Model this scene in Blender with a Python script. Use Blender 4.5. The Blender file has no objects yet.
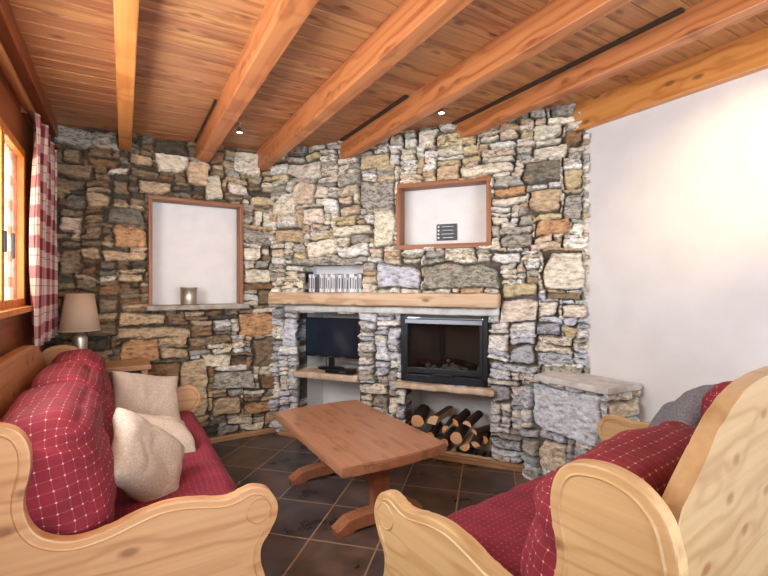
import bpy, bmesh, math, random
import numpy as np
from mathutils import Vector, Matrix, noise as mnoise
random.seed(7); rng=np.random.default_rng(11)
C=bpy.context.scene.collection
# ---------------------------------------------------------------- survey of the room
F=430.;HZ=287.;EYE=1.35;CX=384.
TH=math.atan2(CX-124,F);CO=math.cos(TH);SI=math.sin(TH)
def room(x,y): return (x*CO+y*SI,-x*SI+y*CO)
def plane_pt(px,py,P,N):
    a=room((px-CX)/F,1);t=(P[0]*N[0]+P[1]*N[1])/(a[0]*N[0]+a[1]*N[1])
    return (a[0]*t,a[1]*t,EYE+(HZ-py)/F*t)
P0=(1.2,3.97);D=(.602,-.799);N=(-.799,-.602)      # chimney wall: start, direction, normal into room
def fac(px,py,off=0):
    X,Y,Z=plane_pt(px,py,(P0[0]+N[0]*off,P0[1]+N[1]*off),N)
    return ((X-P0[0])*D[0]+(Y-P0[1])*D[1],Z)
def lef(px,py): 
    X,Y,Z=plane_pt(px,py,(0,4.0),(0,1)); return (X,Z)
def onfac(u,off,z): return Vector((P0[0]+D[0]*u+N[0]*off,P0[1]+D[1]*u+N[1]*off,z))
FROT=math.atan2(D[1],D[0])
WX=2.795; CEIL=2.60; WINX=-.5

# ---------------------------------------------------------------- materials
def srgb(r,g,b):
    f=lambda v:(v/255/12.92) if v/255<=.04045 else ((v/255+.055)/1.055)**2.4
    return (f(r),f(g),f(b),1)
def newmat(name):
    m=bpy.data.materials.new(name);m.use_nodes=True;nt=m.node_tree
    b=nt.nodes['Principled BSDF'];return m,nt,b
def nd(nt,t,**k):
    n=nt.nodes.new(t)
    for a,v in k.items():
        if a.startswith('i_'): n.inputs[a[2:].replace('_',' ')].default_value=v
        else: setattr(n,a,v)
    return n
def ramp(nt,fac_,stops):
    r=nt.nodes.new('ShaderNodeValToRGB');e=r.color_ramp.elements
    while len(e)<len(stops): e.new(.5)
    for i,(p,c) in enumerate(stops):
        e[i].position=p;e[i].color=c if len(c)==4 else (*c,1)
    nt.links.new(fac_,r.inputs[0]);return r.outputs[0]
def mix(nt,f,a,b,mode='MIX'):
    n=nt.nodes.new('ShaderNodeMix');n.data_type='RGBA';n.blend_type=mode
    for s,v in ((n.inputs[0],f),(n.inputs[6],a),(n.inputs[7],b)):
        if isinstance(v,bpy.types.NodeSocket): nt.links.new(v,s)
        else: s.default_value=v
    return n.outputs[2]
def math_(nt,op,a,b=None,c=None):
    n=nt.nodes.new('ShaderNodeMath');n.operation=op
    for i,v in enumerate((a,b,c)):
        if v is None: continue
        if isinstance(v,bpy.types.NodeSocket): nt.links.new(v,n.inputs[i])
        else: n.inputs[i].default_value=v
    return n.outputs[0]
def bump(nt,b,h,s=.3,d=.01):
    n=nt.nodes.new('ShaderNodeBump');n.inputs['Strength'].default_value=s;n.inputs['Distance'].default_value=d
    nt.links.new(h,n.inputs['Height']);nt.links.new(n.outputs[0],b.inputs['Normal'])
def flat(name,col,rough=.6,metal=0,**k):
    m,nt,b=newmat(name);b.inputs['Base Color'].default_value=col;b.inputs['Roughness'].default_value=rough
    b.inputs['Metallic'].default_value=metal
    for a,v in k.items(): b.inputs[a].default_value=v
    co=nd(nt,'ShaderNodeTexCoord');n=nd(nt,'ShaderNodeTexNoise');n.inputs['Scale'].default_value=40
    nt.links.new(co.outputs['Object'],n.inputs['Vector']);bump(nt,b,n.outputs[0],.05,.002)
    return m
def wood(name,light,dark,knot,axis=0,grain=1.,rough=.42,knots=1.,board=None,boardaxis=1,sc=1.,flat_=None):
    m,nt,b=newmat(name);L=nt.links
    co=nd(nt,'ShaderNodeTexCoord');vec=co.outputs['Object']
    s=[16*sc]*3;s[axis]=.45*sc
    mp=nd(nt,'ShaderNodeMapping');mp.inputs['Scale'].default_value=s;L.new(vec,mp.inputs['Vector'])
    ks=[7.]*3;ks[axis]=3.4
    mk=nd(nt,'ShaderNodeMapping');mk.inputs['Scale'].default_value=ks;L.new(vec,mk.inputs['Vector'])
    src=mp.outputs[0];ksrc=mk.outputs[0];var=None
    if board:
        sp=nd(nt,'ShaderNodeSeparateXYZ');L.new(vec,sp.inputs[0])
        fl=math_(nt,'FLOOR',math_(nt,'DIVIDE',sp.outputs[boardaxis],board))
        wn=nd(nt,'ShaderNodeTexWhiteNoise',noise_dimensions='1D');L.new(fl,wn.inputs['W']);var=wn.outputs['Value']
        sv=nd(nt,'ShaderNodeVectorMath',operation='SCALE');L.new(wn.outputs['Color'],sv.inputs[0]);sv.inputs['Scale'].default_value=30
        o2=[]
        for q in (src,ksrc):
            ad=nd(nt,'ShaderNodeVectorMath',operation='ADD');L.new(q,ad.inputs[0]);L.new(sv.outputs[0],ad.inputs[1]);o2.append(ad.outputs[0])
        src,ksrc=o2
    vo=nd(nt,'ShaderNodeTexVoronoi',feature='F1');vo.inputs['Scale'].default_value=1.;vo.inputs['Randomness'].default_value=1
    if flat_ is not None:
        sx=nd(nt,'ShaderNodeSeparateXYZ');L.new(ksrc,sx.inputs[0]);cx=nd(nt,'ShaderNodeCombineXYZ')
        q=[k for k in range(3) if k!=flat_];L.new(sx.outputs[q[0]],cx.inputs[0]);L.new(sx.outputs[q[1]],cx.inputs[1])
        vo.voronoi_dimensions='2D';ksrc=cx.outputs[0]
    L.new(ksrc,vo.inputs['Vector']);kd=vo.outputs['Distance']
    kz=math_(nt,'GREATER_THAN',vo.outputs['Color'],.35)
    near=nd(nt,'ShaderNodeMapRange');near.inputs['From Min'].default_value=.0;near.inputs['From Max'].default_value=.4
    near.inputs['To Min'].default_value=1;near.inputs['To Max'].default_value=0;L.new(kd,near.inputs['Value'])
    n1=nd(nt,'ShaderNodeTexNoise');n1.inputs['Scale'].default_value=.5;n1.inputs['Detail'].default_value=2;L.new(src,n1.inputs['Vector'])
    n2=nd(nt,'ShaderNodeTexNoise');n2.inputs['Scale'].default_value=4;n2.inputs['Detail'].default_value=4;L.new(src,n2.inputs['Vector'])
    ph=math_(nt,'ADD',math_(nt,'MULTIPLY',n1.outputs[0],34*grain),math_(nt,'MULTIPLY',near.outputs[0],4))
    rings=math_(nt,'POWER',math_(nt,'MULTIPLY_ADD',math_(nt,'SINE',ph),.5,.5),3.)
    f=math_(nt,'MULTIPLY_ADD',n2.outputs[0],.68,math_(nt,'MULTIPLY',rings,.36))
    col=ramp(nt,f,[(.22,light),(.82,dark)])
    kf=nd(nt,'ShaderNodeMapRange');kf.inputs['From Min'].default_value=.055;kf.inputs['From Max'].default_value=.13
    kf.inputs['To Min'].default_value=1;kf.inputs['To Max'].default_value=0;L.new(kd,kf.inputs['Value'])
    kk=math_(nt,'MULTIPLY',math_(nt,'MULTIPLY',kf.outputs[0],kz),.62*knots)
    col=mix(nt,kk,col,(*knot[:3],1))
    if var is not None:
        hv=nd(nt,'ShaderNodeHueSaturation');L.new(col,hv.inputs['Color'])
        L.new(math_(nt,'MULTIPLY_ADD',var,.22,.9),hv.inputs['Value'])
        L.new(math_(nt,'MULTIPLY_ADD',var,.012,.494),hv.inputs['Hue']);col=hv.outputs[0]
    L.new(col,b.inputs['Base Color']);b.inputs['Roughness'].default_value=rough
    bump(nt,b,f,.12,.003)
    return m
M={}
M['arm']=wood('pine_pale',srgb(208,162,116),srgb(178,128,84),srgb(110,58,30),axis=0,sc=.9,rough=.4,flat_=1)
M['armr']=wood('pine_straw',srgb(206,174,126),srgb(180,142,94),srgb(120,70,35),axis=0,sc=.9,rough=.4,flat_=1)
M['back']=wood('pine_back_panel',srgb(200,146,98),srgb(172,114,70),srgb(110,55,28),axis=1,sc=.9,flat_=0)
M['backr']=wood('pine_back_straw',srgb(192,162,118),srgb(168,132,90),srgb(130,75,35),axis=1,sc=.9,flat_=0)
M['table']=wood('table_wood',srgb(182,132,100),srgb(150,102,74),srgb(90,55,38),axis=1,grain=.6,rough=.3,knots=.4,flat_=2)
M['tableleg']=wood('table_leg_wood',srgb(172,112,80),srgb(140,86,58),srgb(80,40,22),axis=2,grain=.6,rough=.35,knots=.4)
M['tableside']=wood('table_stretcher_wood',srgb(176,125,80),srgb(140,92,58),srgb(80,40,22),axis=1,grain=.6,rough=.35,knots=.4)
M['ceil']=wood('ceiling_boards',srgb(192,138,92),srgb(142,90,54),srgb(95,48,24),axis=0,board=.12,boardaxis=1,rough=.4,flat_=2)
M['beam']=wood('beam_wood',srgb(200,130,80),srgb(160,92,50),srgb(110,52,26),axis=1,sc=.75,rough=.42,knots=.8,flat_=0)
M['beamg']=wood('beam_golden_wood',srgb(212,146,80),srgb(178,108,50),srgb(70,30,12),axis=1,sc=.8,rough=.35,knots=1,flat_=0)
M['cladding']=wood('wall_cladding',srgb(158,92,56),srgb(124,64,36),srgb(60,25,12),axis=1,board=.14,boardaxis=2,rough=.4)
M['frame']=wood('frame_wood',srgb(160,102,62),srgb(116,68,38),srgb(70,30,15),axis=0,sc=1.5,rough=.5,knots=.4)
M['framev']=wood('frame_wood_upright',srgb(160,102,62),srgb(116,68,38),srgb(70,30,15),axis=2,sc=1.5,rough=.5,knots=.4)
M['window']=wood('window_wood',srgb(225,150,70),srgb(190,110,40),srgb(120,60,25),axis=2,rough=.35,knots=.3)
M['mantel']=wood('mantel_old_wood',srgb(214,188,158),srgb(176,142,108),srgb(100,50,30),axis=0,grain=.8,rough=.75,flat_=1)
M['pole']=wood('pole_wood',srgb(205,150,95),srgb(170,110,62),srgb(110,60,30),axis=1,rough=.3,knots=.1)
M['skirt']=wood('skirting_wood',srgb(190,150,110),srgb(150,108,74),srgb(90,55,35),axis=0,rough=.5,knots=.2)
M['bark']=flat('bark',srgb(70,52,42),.9)
def logend():
    m,nt,b=newmat('split_wood');L=nt.links
    co=nd(nt,'ShaderNodeTexCoord');w=nd(nt,'ShaderNodeTexWave',wave_type='RINGS',rings_direction='Y');w.inputs['Scale'].default_value=26;w.inputs['Distortion'].default_value=2.5;w.inputs['Detail'].default_value=2
    L.new(co.outputs['Object'],w.inputs['Vector'])
    oi=nd(nt,'ShaderNodeObjectInfo')
    c1=ramp(nt,w.outputs['Fac'],[(0,srgb(206,166,124)),(1,srgb(240,212,176))])
    c2=ramp(nt,oi.outputs['Random'],[(0,srgb(255,228,200)),(.6,srgb(255,248,238)),(1,srgb(245,190,140))])
    L.new(mix(nt,1,c1,c2,'MULTIPLY'),b.inputs['Base Color']);b.inputs['Roughness'].default_value=.8
    return m
M['logend']=logend()
def plaster(name,col,sc=6):
    m,nt,b=newmat(name);L=nt.links;co=nd(nt,'ShaderNodeTexCoord')
    n=nd(nt,'ShaderNodeTexNoise');n.inputs['Scale'].default_value=sc;n.inputs['Detail'].default_value=6;L.new(co.outputs['Object'],n.inputs['Vector'])
    lo=tuple(c*.93 for c in col[:3])+(1,)
    L.new(ramp(nt,n.outputs[0],[(.3,lo),(.6,col)]),b.inputs['Base Color']);b.inputs['Roughness'].default_value=.85
    bump(nt,b,n.outputs[0],.25,.01);return m
M['white']=plaster('white_plaster',srgb(219,217,216),5)
M['niche']=plaster('niche_plaster',srgb(232,230,228),8)
M['room']=plaster('room_plaster',srgb(228,222,212),4)
def stone():
    m,nt,b=newmat('rubble_stone');L=nt.links
    co=nd(nt,'ShaderNodeTexCoord');at=nd(nt,'ShaderNodeAttribute',attribute_name='Col');dt=nd(nt,'ShaderNodeAttribute',attribute_name='Dirt')
    n1=nd(nt,'ShaderNodeTexNoise');n1.inputs['Scale'].default_value=18;n1.inputs['Detail'].default_value=8;n1.inputs['Roughness'].default_value=.75
    n2=nd(nt,'ShaderNodeTexNoise');n2.inputs['Scale'].default_value=27;n2.inputs['Detail'].default_value=6;n2.inputs['Roughness'].default_value=.7
    n3=nd(nt,'ShaderNodeTexNoise');n3.inputs['Scale'].default_value=9;n3.inputs['Detail'].default_value=5
    mp=nd(nt,'ShaderNodeMapping');mp.inputs['Scale'].default_value=(1,1,2.2);L.new(co.outputs['Object'],mp.inputs['Vector'])
    for n in (n1,n2,n3): L.new(mp.outputs[0],n.inputs['Vector'])
    tint=ramp(nt,n1.outputs[0],[(.32,srgb(136,130,120)),(.46,srgb(236,233,228)),(.64,(1.42,1.42,1.42))])
    c=mix(nt,1,at.outputs['Color'],tint,'MULTIPLY')
    # lichen and soot spots
    th=math_(nt,'ADD',n2.outputs[0],math_(nt,'MULTIPLY',math_(nt,'SUBTRACT',dt.outputs['Fac'],.5),.34))
    mr=nd(nt,'ShaderNodeMapRange');mr.inputs['From Min'].default_value=.545;mr.inputs['From Max'].default_value=.63;L.new(th,mr.inputs['Value'])
    c=mix(nt,math_(nt,'MULTIPLY',mr.outputs[0],.75),c,srgb(84,74,60))
    mr2=nd(nt,'ShaderNodeMapRange');mr2.inputs['From Min'].default_value=.58;mr2.inputs['From Max'].default_value=.7;L.new(n3.outputs[0],mr2.inputs['Value'])
    c=mix(nt,math_(nt,'MULTIPLY',mr2.outputs[0],.25),c,srgb(188,140,86))
    L.new(c,b.inputs['Base Color']);b.inputs['Roughness'].default_value=.88
    bump(nt,b,n1.outputs[0],.9,.014)
    return m
M['stone']=stone()
def slabm(name,c1,c2):
    m,nt,b=newmat(name);L=nt.links;co=nd(nt,'ShaderNodeTexCoord')
    n=nd(nt,'ShaderNodeTexNoise');n.inputs['Scale'].default_value=9;n.inputs['Detail'].default_value=8;n.inputs['Roughness'].default_value=.65
    L.new(co.outputs['Object'],n.inputs['Vector'])
    L.new(ramp(nt,n.outputs[0],[(.3,c2),(.6,c1)]),b.inputs['Base Color']);b.inputs['Roughness'].default_value=.8
    bump(nt,b,n.outputs[0],.5,.01);return m
M['slab']=slabm('slab_stone',srgb(218,217,214),srgb(180,176,170))
M['slabtan']=slabm('slab_stone_tan',srgb(212,192,168),srgb(160,135,108))
M['slabgrey']=slabm('ledge_stone',srgb(176,168,156),srgb(112,104,94))
def floor_m():
    m,nt,b=newmat('slate_tiles');L=nt.links;co=nd(nt,'ShaderNodeTexCoord')
    sp=nd(nt,'ShaderNodeSeparateXYZ');L.new(co.outputs['Object'],sp.inputs[0])
    T=.37
    a=plane_floor(346,488);c=plane_floor(325,504)
    p0=(a[0]-a[1])/math.sqrt(2);q0=(c[0]+c[1])/math.sqrt(2)
    p=math_(nt,'DIVIDE',math_(nt,'SUBTRACT',math_(nt,'MULTIPLY',math_(nt,'SUBTRACT',sp.outputs[0],sp.outputs[1]),.70711),p0-37),T)
    q=math_(nt,'DIVIDE',math_(nt,'SUBTRACT',math_(nt,'MULTIPLY',math_(nt,'ADD',sp.outputs[0],sp.outputs[1]),.70711),q0-37),T)
    def edge(v):
        f=math_(nt,'FRACT',v);return math_(nt,'MINIMUM',f,math_(nt,'SUBTRACT',1,f))
    e=math_(nt,'MINIMUM',edge(p),edge(q))
    nz=nd(nt,'ShaderNodeTexNoise');nz.inputs['Scale'].default_value=12;nz.inputs['Detail'].default_value=6;L.new(co.outputs['Object'],nz.inputs['Vector'])
    e=math_(nt,'ADD',e,math_(nt,'MULTIPLY',math_(nt,'SUBTRACT',nz.outputs[0],.5),.01))
    g=nd(nt,'ShaderNodeMapRange');g.inputs['From Min'].default_value=.008;g.inputs['From Max'].default_value=.016;L.new(e,g.inputs['Value'])
    cb=nd(nt,'ShaderNodeCombineXYZ');L.new(math_(nt,'FLOOR',p),cb.inputs[0]);L.new(math_(nt,'FLOOR',q),cb.inputs[1])
    wn=nd(nt,'ShaderNodeTexWhiteNoise',noise_dimensions='3D');L.new(cb.outputs[0],wn.inputs['Vector'])
    tile=ramp(nt,wn.outputs['Value'],[(0,srgb(108,86,74)),(.35,srgb(88,80,80)),(.7,srgb(112,90,78)),(1,srgb(80,80,86))])
    n2=nd(nt,'ShaderNodeTexNoise');n2.inputs['Scale'].default_value=5;n2.inputs['Detail'].default_value=7;L.new(co.outputs['Object'],n2.inputs['Vector'])
    tile=mix(nt,1,tile,ramp(nt,n2.outputs[0],[(.3,srgb(150,150,155)),(.7,(1.3,1.25,1.2))]),'MULTIPLY')
    L.new(mix(nt,g.outputs[0],srgb(160,134,108),tile),b.inputs['Base Color'])
    L.new(math_(nt,'MULTIPLY_ADD',n2.outputs[0],.3,.16),b.inputs['Roughness'])
    bump(nt,b,math_(nt,'ADD',g.outputs[0],math_(nt,'MULTIPLY',n2.outputs[0],.4)),.35,.004);return m
def plane_floor(px,py):
    d=F*EYE/(py-HZ);return room((px-CX)/F*d,d)
M['floor']=floor_m()
def fabric_dots(name,base,dark,dot,pitch=.045,stripes=True,quilt=False,dsz=.1):
    m,nt,b=newmat(name);L=nt.links;co=nd(nt,'ShaderNodeTexCoord')
    sp=nd(nt,'ShaderNodeSeparateXYZ');L.new(co.outputs['UV'],sp.inputs[0])
    u=math_(nt,'DIVIDE',sp.outputs[0],pitch);v=math_(nt,'DIVIDE',sp.outputs[1],pitch)
    fu=math_(nt,'ABSOLUTE',math_(nt,'SUBTRACT',math_(nt,'FRACT',u),.5));fv=math_(nt,'ABSOLUTE',math_(nt,'SUBTRACT',math_(nt,'FRACT',v),.5))
    d=math_(nt,'LESS_THAN',math_(nt,'ADD',fu,fv),dsz*1.35)
    ln=math_(nt,'LESS_THAN',math_(nt,'MINIMUM',fu,fv),.022)
    nz=nd(nt,'ShaderNodeTexNoise');nz.inputs['Scale'].default_value=9;nz.inputs['Detail'].default_value=3;L.new(co.outputs['Object'],nz.inputs['Vector'])
    c=ramp(nt,nz.outputs[0],[(.3,dark),(.7,base)])
    c=mix(nt,math_(nt,'MULTIPLY',ln,.16),c,dot);c=mix(nt,math_(nt,'MULTIPLY',d,.85),c,dot)
    L.new(c,b.inputs['Base Color']);b.inputs['Roughness'].default_value=.85
    w=nd(nt,'ShaderNodeTexNoise');w.inputs['Scale'].default_value=600;L.new(co.outputs['Object'],w.inputs['Vector'])
    bump(nt,b,w.outputs[0],.15,.002);return m
M['red']=fabric_dots('burgundy_lattice_fabric',srgb(140,34,50),srgb(116,24,40),srgb(226,180,168),.037,dsz=.075)
M['redseat']=fabric_dots('burgundy_dotted_fabric',srgb(142,38,58),srgb(116,26,46),srgb(190,110,120),.024,dsz=.09)
def linen(name,c1,c2):
    m,nt,b=newmat(name);L=nt.links;co=nd(nt,'ShaderNodeTexCoord')
    n=nd(nt,'ShaderNodeTexNoise');n.inputs['Scale'].default_value=120;n.inputs['Detail'].default_value=3;L.new(co.outputs['Object'],n.inputs['Vector'])
    L.new(ramp(nt,n.outputs[0],[(.3,c2),(.7,c1)]),b.inputs['Base Color']);b.inputs['Roughness'].default_value=.9
    bump(nt,b,n.outputs[0],.2,.002);return m
M['linen']=linen('beige_linen',srgb(206,190,172),srgb(178,160,142))
M['greyl']=linen('grey_velvet',srgb(132,130,136),srgb(98,97,104))
def plaid():
    m,nt,b=newmat('red_white_check');L=nt.links;co=nd(nt,'ShaderNodeTexCoord')
    sp=nd(nt,'ShaderNodeSeparateXYZ');L.new(co.outputs['UV'],sp.inputs[0])
    def band(v,per,w): return math_(nt,'LESS_THAN',math_(nt,'FRACT',math_(nt,'DIVIDE',v,per)),w)
    u,v=sp.outputs[0],sp.outputs[1]
    a=band(u,.17,.42);c=band(v,.17,.42)
    f=math_(nt,'MULTIPLY',math_(nt,'ADD',a,c),.5)
    col=ramp(nt,f,[(0,srgb(240,226,214)),(.5,srgb(206,148,148)),(1,srgb(140,52,64))])
    t1=math_(nt,'MAXIMUM',band(math_(nt,'ADD',u,.045),.17,.03),band(math_(nt,'ADD',v,.045),.17,.03))
    col=mix(nt,math_(nt,'MULTIPLY',t1,.6),col,srgb(110,30,42))
    L.new(col,b.inputs['Base Color']);b.inputs['Roughness'].default_value=.9
    tr=nd(nt,'ShaderNodeBsdfTranslucent');L.new(col,tr.inputs['Color']);ms=nd(nt,'ShaderNodeMixShader');ms.inputs[0].default_value=.3
    L.new(b.outputs[0],ms.inputs[1]);L.new(tr.outputs[0],ms.inputs[2]);L.new(ms.outputs[0],nt.nodes['Material Output'].inputs[0]);return m
M['plaid']=plaid()
def sheer():
    m,nt,b=newmat('sheer_check');L=nt.links;co=nd(nt,'ShaderNodeTexCoord')
    sp=nd(nt,'ShaderNodeSeparateXYZ');L.new(co.outputs['UV'],sp.inputs[0])
    def band(v,per,w): return math_(nt,'LESS_THAN',math_(nt,'FRACT',math_(nt,'DIVIDE',v,per)),w)
    f=math_(nt,'MULTIPLY',math_(nt,'ADD',band(sp.outputs[0],.14,.4),band(sp.outputs[1],.14,.4)),.5)
    col=ramp(nt,f,[(0,srgb(255,246,236)),(.5,srgb(246,205,170)),(1,srgb(226,150,110))])
    b.inputs['Roughness'].default_value=.9;L.new(col,b.inputs['Base Color'])
    tr=nd(nt,'ShaderNodeBsdfTranslucent');L.new(col,tr.inputs['Color']);ms=nd(nt,'ShaderNodeMixShader');ms.inputs[0].default_value=.75
    L.new(b.outputs[0],ms.inputs[1]);L.new(tr.outputs[0],ms.inputs[2]);L.new(ms.outputs[0],nt.nodes['Material Output'].inputs[0]);return m
M['sheer']=sheer()
def shade():
    m,nt,b=newmat('lampshade_cloth');L=nt.links
    b.inputs['Base Color'].default_value=srgb(226,200,172);b.inputs['Roughness'].default_value=.85
    tr=nd(nt,'ShaderNodeBsdfTranslucent');tr.inputs['Color'].default_value=srgb(220,190,155);ms=nd(nt,'ShaderNodeMixShader');ms.inputs[0].default_value=.35
    L.new(b.outputs[0],ms.inputs[1]);L.new(tr.outputs[0],ms.inputs[2]);L.new(ms.outputs[0],nt.nodes['Material Output'].inputs[0]);return m
M['shade']=shade()
M['chrome']=flat('brushed_steel',srgb(200,200,198),.25,1)
M['mercury']=flat('mercury_glass',srgb(196,188,172),.35,.8)
M['black']=flat('black_plastic',srgb(22,22,24),.3)
M['screen']=flat('tv_screen',srgb(30,42,56),.12,0,**{'Specular IOR Level':.8})  # bluish window reflection put into the base colour
M['iron']=flat('black_steel',srgb(42,44,48),.38,.5)
M['vent']=flat('vent_steel',srgb(150,154,164),.3,.9)
M['firebrick']=flat('soot_lining',srgb(92,86,80),.9)
M['ash']=flat('ash',srgb(150,148,146),.95)
M['char']=flat('charred_wood',srgb(40,36,33),.9)
M['strip']=flat('shadow_strip_brown',srgb(62,46,34),.7);M['lintel']=flat('lintel_steel',srgb(96,100,102),.6,.2)
M['board']=flat('slate_board',srgb(78,80,78),.7)
M['mark']=flat('white_paint_mark',srgb(225,225,220),.7)
M['case']=[flat('case_white',srgb(240,242,246),.4),flat('case_grey',srgb(176,180,188),.4),flat('case_pale',srgb(240,240,242),.4),flat('case_dark',srgb(86,90,100),.4)]
M['ridge']=flat('case_label',srgb(70,74,84),.5)
def glass(name,rough=0.02,tint=(1,1,1,1)):
    m,nt,b=newmat(name);L=nt.links
    g=nd(nt,'ShaderNodeBsdfGlossy');g.inputs['Roughness'].default_value=rough
    t=nd(nt,'ShaderNodeBsdfTransparent');t.inputs['Color'].default_value=tint
    fr=nd(nt,'ShaderNodeLayerWeight');fz=math_(nt,'MULTIPLY_ADD',math_(nt,'POWER',fr.outputs['Facing'],6),.22,.03)
    ms=nd(nt,'ShaderNodeMixShader');L.new(fz,ms.inputs[0]);L.new(t.outputs[0],ms.inputs[1]);L.new(g.outputs[0],ms.inputs[2])
    L.new(ms.outputs[0],nt.nodes['Material Output'].inputs[0]);nt.nodes.remove(b);return m
M['glass']=glass('window_glass');M['fireglass']=glass('fire_glass',.08,(.75,.74,.72,1))
def emit(name,col,s):
    m,nt,b=newmat(name);b.inputs['Base Color'].default_value=col;b.inputs['Emission Color'].default_value=col;b.inputs['Emission Strength'].default_value=s;return m
M['bulb']=emit('lamp_lens',(1,.82,.55,1),9)

# ---------------------------------------------------------------- mesh helpers
def link(name,me,mat,parent=None):
    o=bpy.data.objects.new(name,me);C.objects.link(o)
    mats=mat if isinstance(mat,list) else [mat]
    for m in mats: me.materials.append(m)
    if parent: o.parent=parent
    return o
def bmobj(name,bm,mat,parent=None,smooth=False):
    me=bpy.data.meshes.new(name);bmesh.ops.recalc_face_normals(bm,faces=bm.faces[:]);bm.to_mesh(me);bm.free()
    if smooth:
        for p in me.polygons: p.use_smooth=True
    return link(name,me,mat,parent)
def tag(o,label=None,cat=None,group=None,kind=None):
    for k,v in (('label',label),('category',cat),('group',group),('kind',kind)):
        if v: o[k]=v
    return o
def thing(name,label,cat,loc=(0,0,0),rz=0,group=None):
    o=bpy.data.objects.new(name,None);C.objects.link(o);o.location=loc;o.rotation_euler=(0,0,rz);o.empty_display_size=.1
    return tag(o,label,cat,group)
def st(o): o['kind']='structure';return o
def ceilz(x): return 2.572+.028*x
def box(bm,c,s,bev=0,seg=2,rot=None,mat=0):
    r=bmesh.ops.create_cube(bm,size=1);vs=r['verts']
    for v in vs: v.co=Vector((v.co.x*s[0],v.co.y*s[1],v.co.z*s[2]))
    fs=list({f for v in vs for f in v.link_faces})
    if bev>0:
        es=list({e for v in vs for e in v.link_edges})
        r2=bmesh.ops.bevel(bm,geom=es,offset=bev,segments=seg,profile=.5,affect='EDGES')
        vs=list(set(r2['verts'])|{v for f in r2['faces'] for v in f.verts}); fs=r2['faces']
        vs=[v for v in bm.verts if v.is_valid and v in set(vs)]
        # gather island
        seen=set(vs);stk=list(vs)
        while stk:
            v=stk.pop()
            for e in v.link_edges:
                w=e.other_vert(v)
                if w not in seen: seen.add(w);stk.append(w)
        vs=list(seen)
    Mx=Matrix.Translation(Vector(c))
    if rot is not None: Mx=Mx@rot
    for v in vs: v.co=Mx@v.co
    for f in {f for v in vs for f in v.link_faces}: f.material_index=mat
    return vs
def mkbox(name,c,s,mat,parent=None,bev=.004,rot=None):
    bm=bmesh.new();box(bm,(0,0,0),s,bev);
    o=bmobj(name,bm,mat,parent);o.location=c
    if rot is not None: o.rotation_euler=rot if not isinstance(rot,(int,float)) else (0,0,rot)
    return o
def prism(pts,t,bev=0,inset=None):
    """pts in (x,z) plane, extruded along +y by t"""
    bm=bmesh.new();vs=[bm.verts.new((p[0],0,p[1])) for p in pts];f=bm.faces.new(vs)
    r=bmesh.ops.extrude_face_region(bm,geom=[f]);nv=[g for g in r['geom'] if isinstance(g,bmesh.types.BMVert)]
    for v in nv: v.co.y+=t
    caps=[q for q in bm.faces if len(q.verts)>4]
    if bev: 
        es=[e for e in {e for q in caps for e in q.edges}]
        bmesh.ops.bevel(bm,geom=es,offset=bev,segments=2,profile=.6,affect='EDGES')
        caps=[q for q in bm.faces if len(q.verts)>8]
    if inset:
        for q in caps[:]:
            bmesh.ops.inset_region(bm,faces=[q],thickness=inset,depth=0)
            bmesh.ops.inset_region(bm,faces=[q],thickness=.004,depth=-.004)
            bmesh.ops.inset_region(bm,faces=[q],thickness=.004,depth=.004)
    return bm
def catmull(pts,n=5,closed=False):
    out=[];m=len(pts);rg=range(m if closed else m-1)
    for i in rg:
        g=lambda k:Vector(pts[k%m]) if closed else Vector(pts[max(0,min(m-1,k))])
        a,b,c,d=g(i-1),g(i),g(i+1),g(i+2)
        for k in range(n):
            t=k/n;out.append(tuple(.5*((2*b)+(-a+c)*t+(2*a-5*b+4*c-d)*t*t+(-a+3*b-3*c+d)*t**3)))
    if not closed: out.append(tuple(pts[-1]))
    return out
def tube(pts,r,seg=10,caps=True):
    bm=bmesh.new();rings=[]
    for i,p in enumerate(pts):
        p=Vector(p);a=Vector(pts[max(0,i-1)]);b=Vector(pts[min(len(pts)-1,i+1)]);t=(b-a).normalized()
        up=Vector((0,0,1)) if abs(t.z)<.95 else Vector((1,0,0));x=t.cross(up).normalized();y=x.cross(t)
        rr=r[i] if isinstance(r,(list,tuple)) else r
        rings.append([bm.verts.new(p+(x*math.cos(2*math.pi*k/seg)+y*math.sin(2*math.pi*k/seg))*rr) for k in range(seg)])
    for A,B in zip(rings,rings[1:]):
        for k in range(seg): bm.faces.new((A[k],A[(k+1)%seg],B[(k+1)%seg],B[k]))
    if caps: bm.faces.new(rings[0]);bm.faces.new(rings[-1])
    return bm
def lathe(prof,seg=32):
    bm=bmesh.new();rings=[[bm.verts.new((r*math.cos(2*math.pi*k/seg),r*math.sin(2*math.pi*k/seg),z)) for k in range(seg)] for r,z in prof]
    for A,B in zip(rings,rings[1:]):
        for k in range(seg): bm.faces.new((A[k],A[(k+1)%seg],B[(k+1)%seg],B[k]))
    return bm

# ---------------------------------------------------------------- rubble stone height fields
PAL={'cream':(222,213,196),'white':(230,228,222),'tan':(194,170,138),'orange':(190,148,108),'pink':(210,192,172),'grey':(172,168,158),
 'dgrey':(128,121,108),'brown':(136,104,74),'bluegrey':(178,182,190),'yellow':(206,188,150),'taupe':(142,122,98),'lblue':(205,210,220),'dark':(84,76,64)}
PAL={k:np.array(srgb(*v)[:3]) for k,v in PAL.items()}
def vnoise(u,z,s,seed):
    r=np.random.default_rng(seed);G=r.random((256,256))
    x=u/s+100;y=z/s+100;xi=np.floor(x).astype(int);yi=np.floor(y).astype(int);fx=x-xi;fy=y-yi
    fx=fx*fx*(3-2*fx);fy=fy*fy*(3-2*fy);g=lambda a,b:G[a%256,b%256]
    return (g(xi,yi)*(1-fx)+g(xi+1,yi)*fx)*(1-fy)+(g(xi,yi+1)*(1-fx)+g(xi+1,yi+1)*fx)*fy-.5
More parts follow.
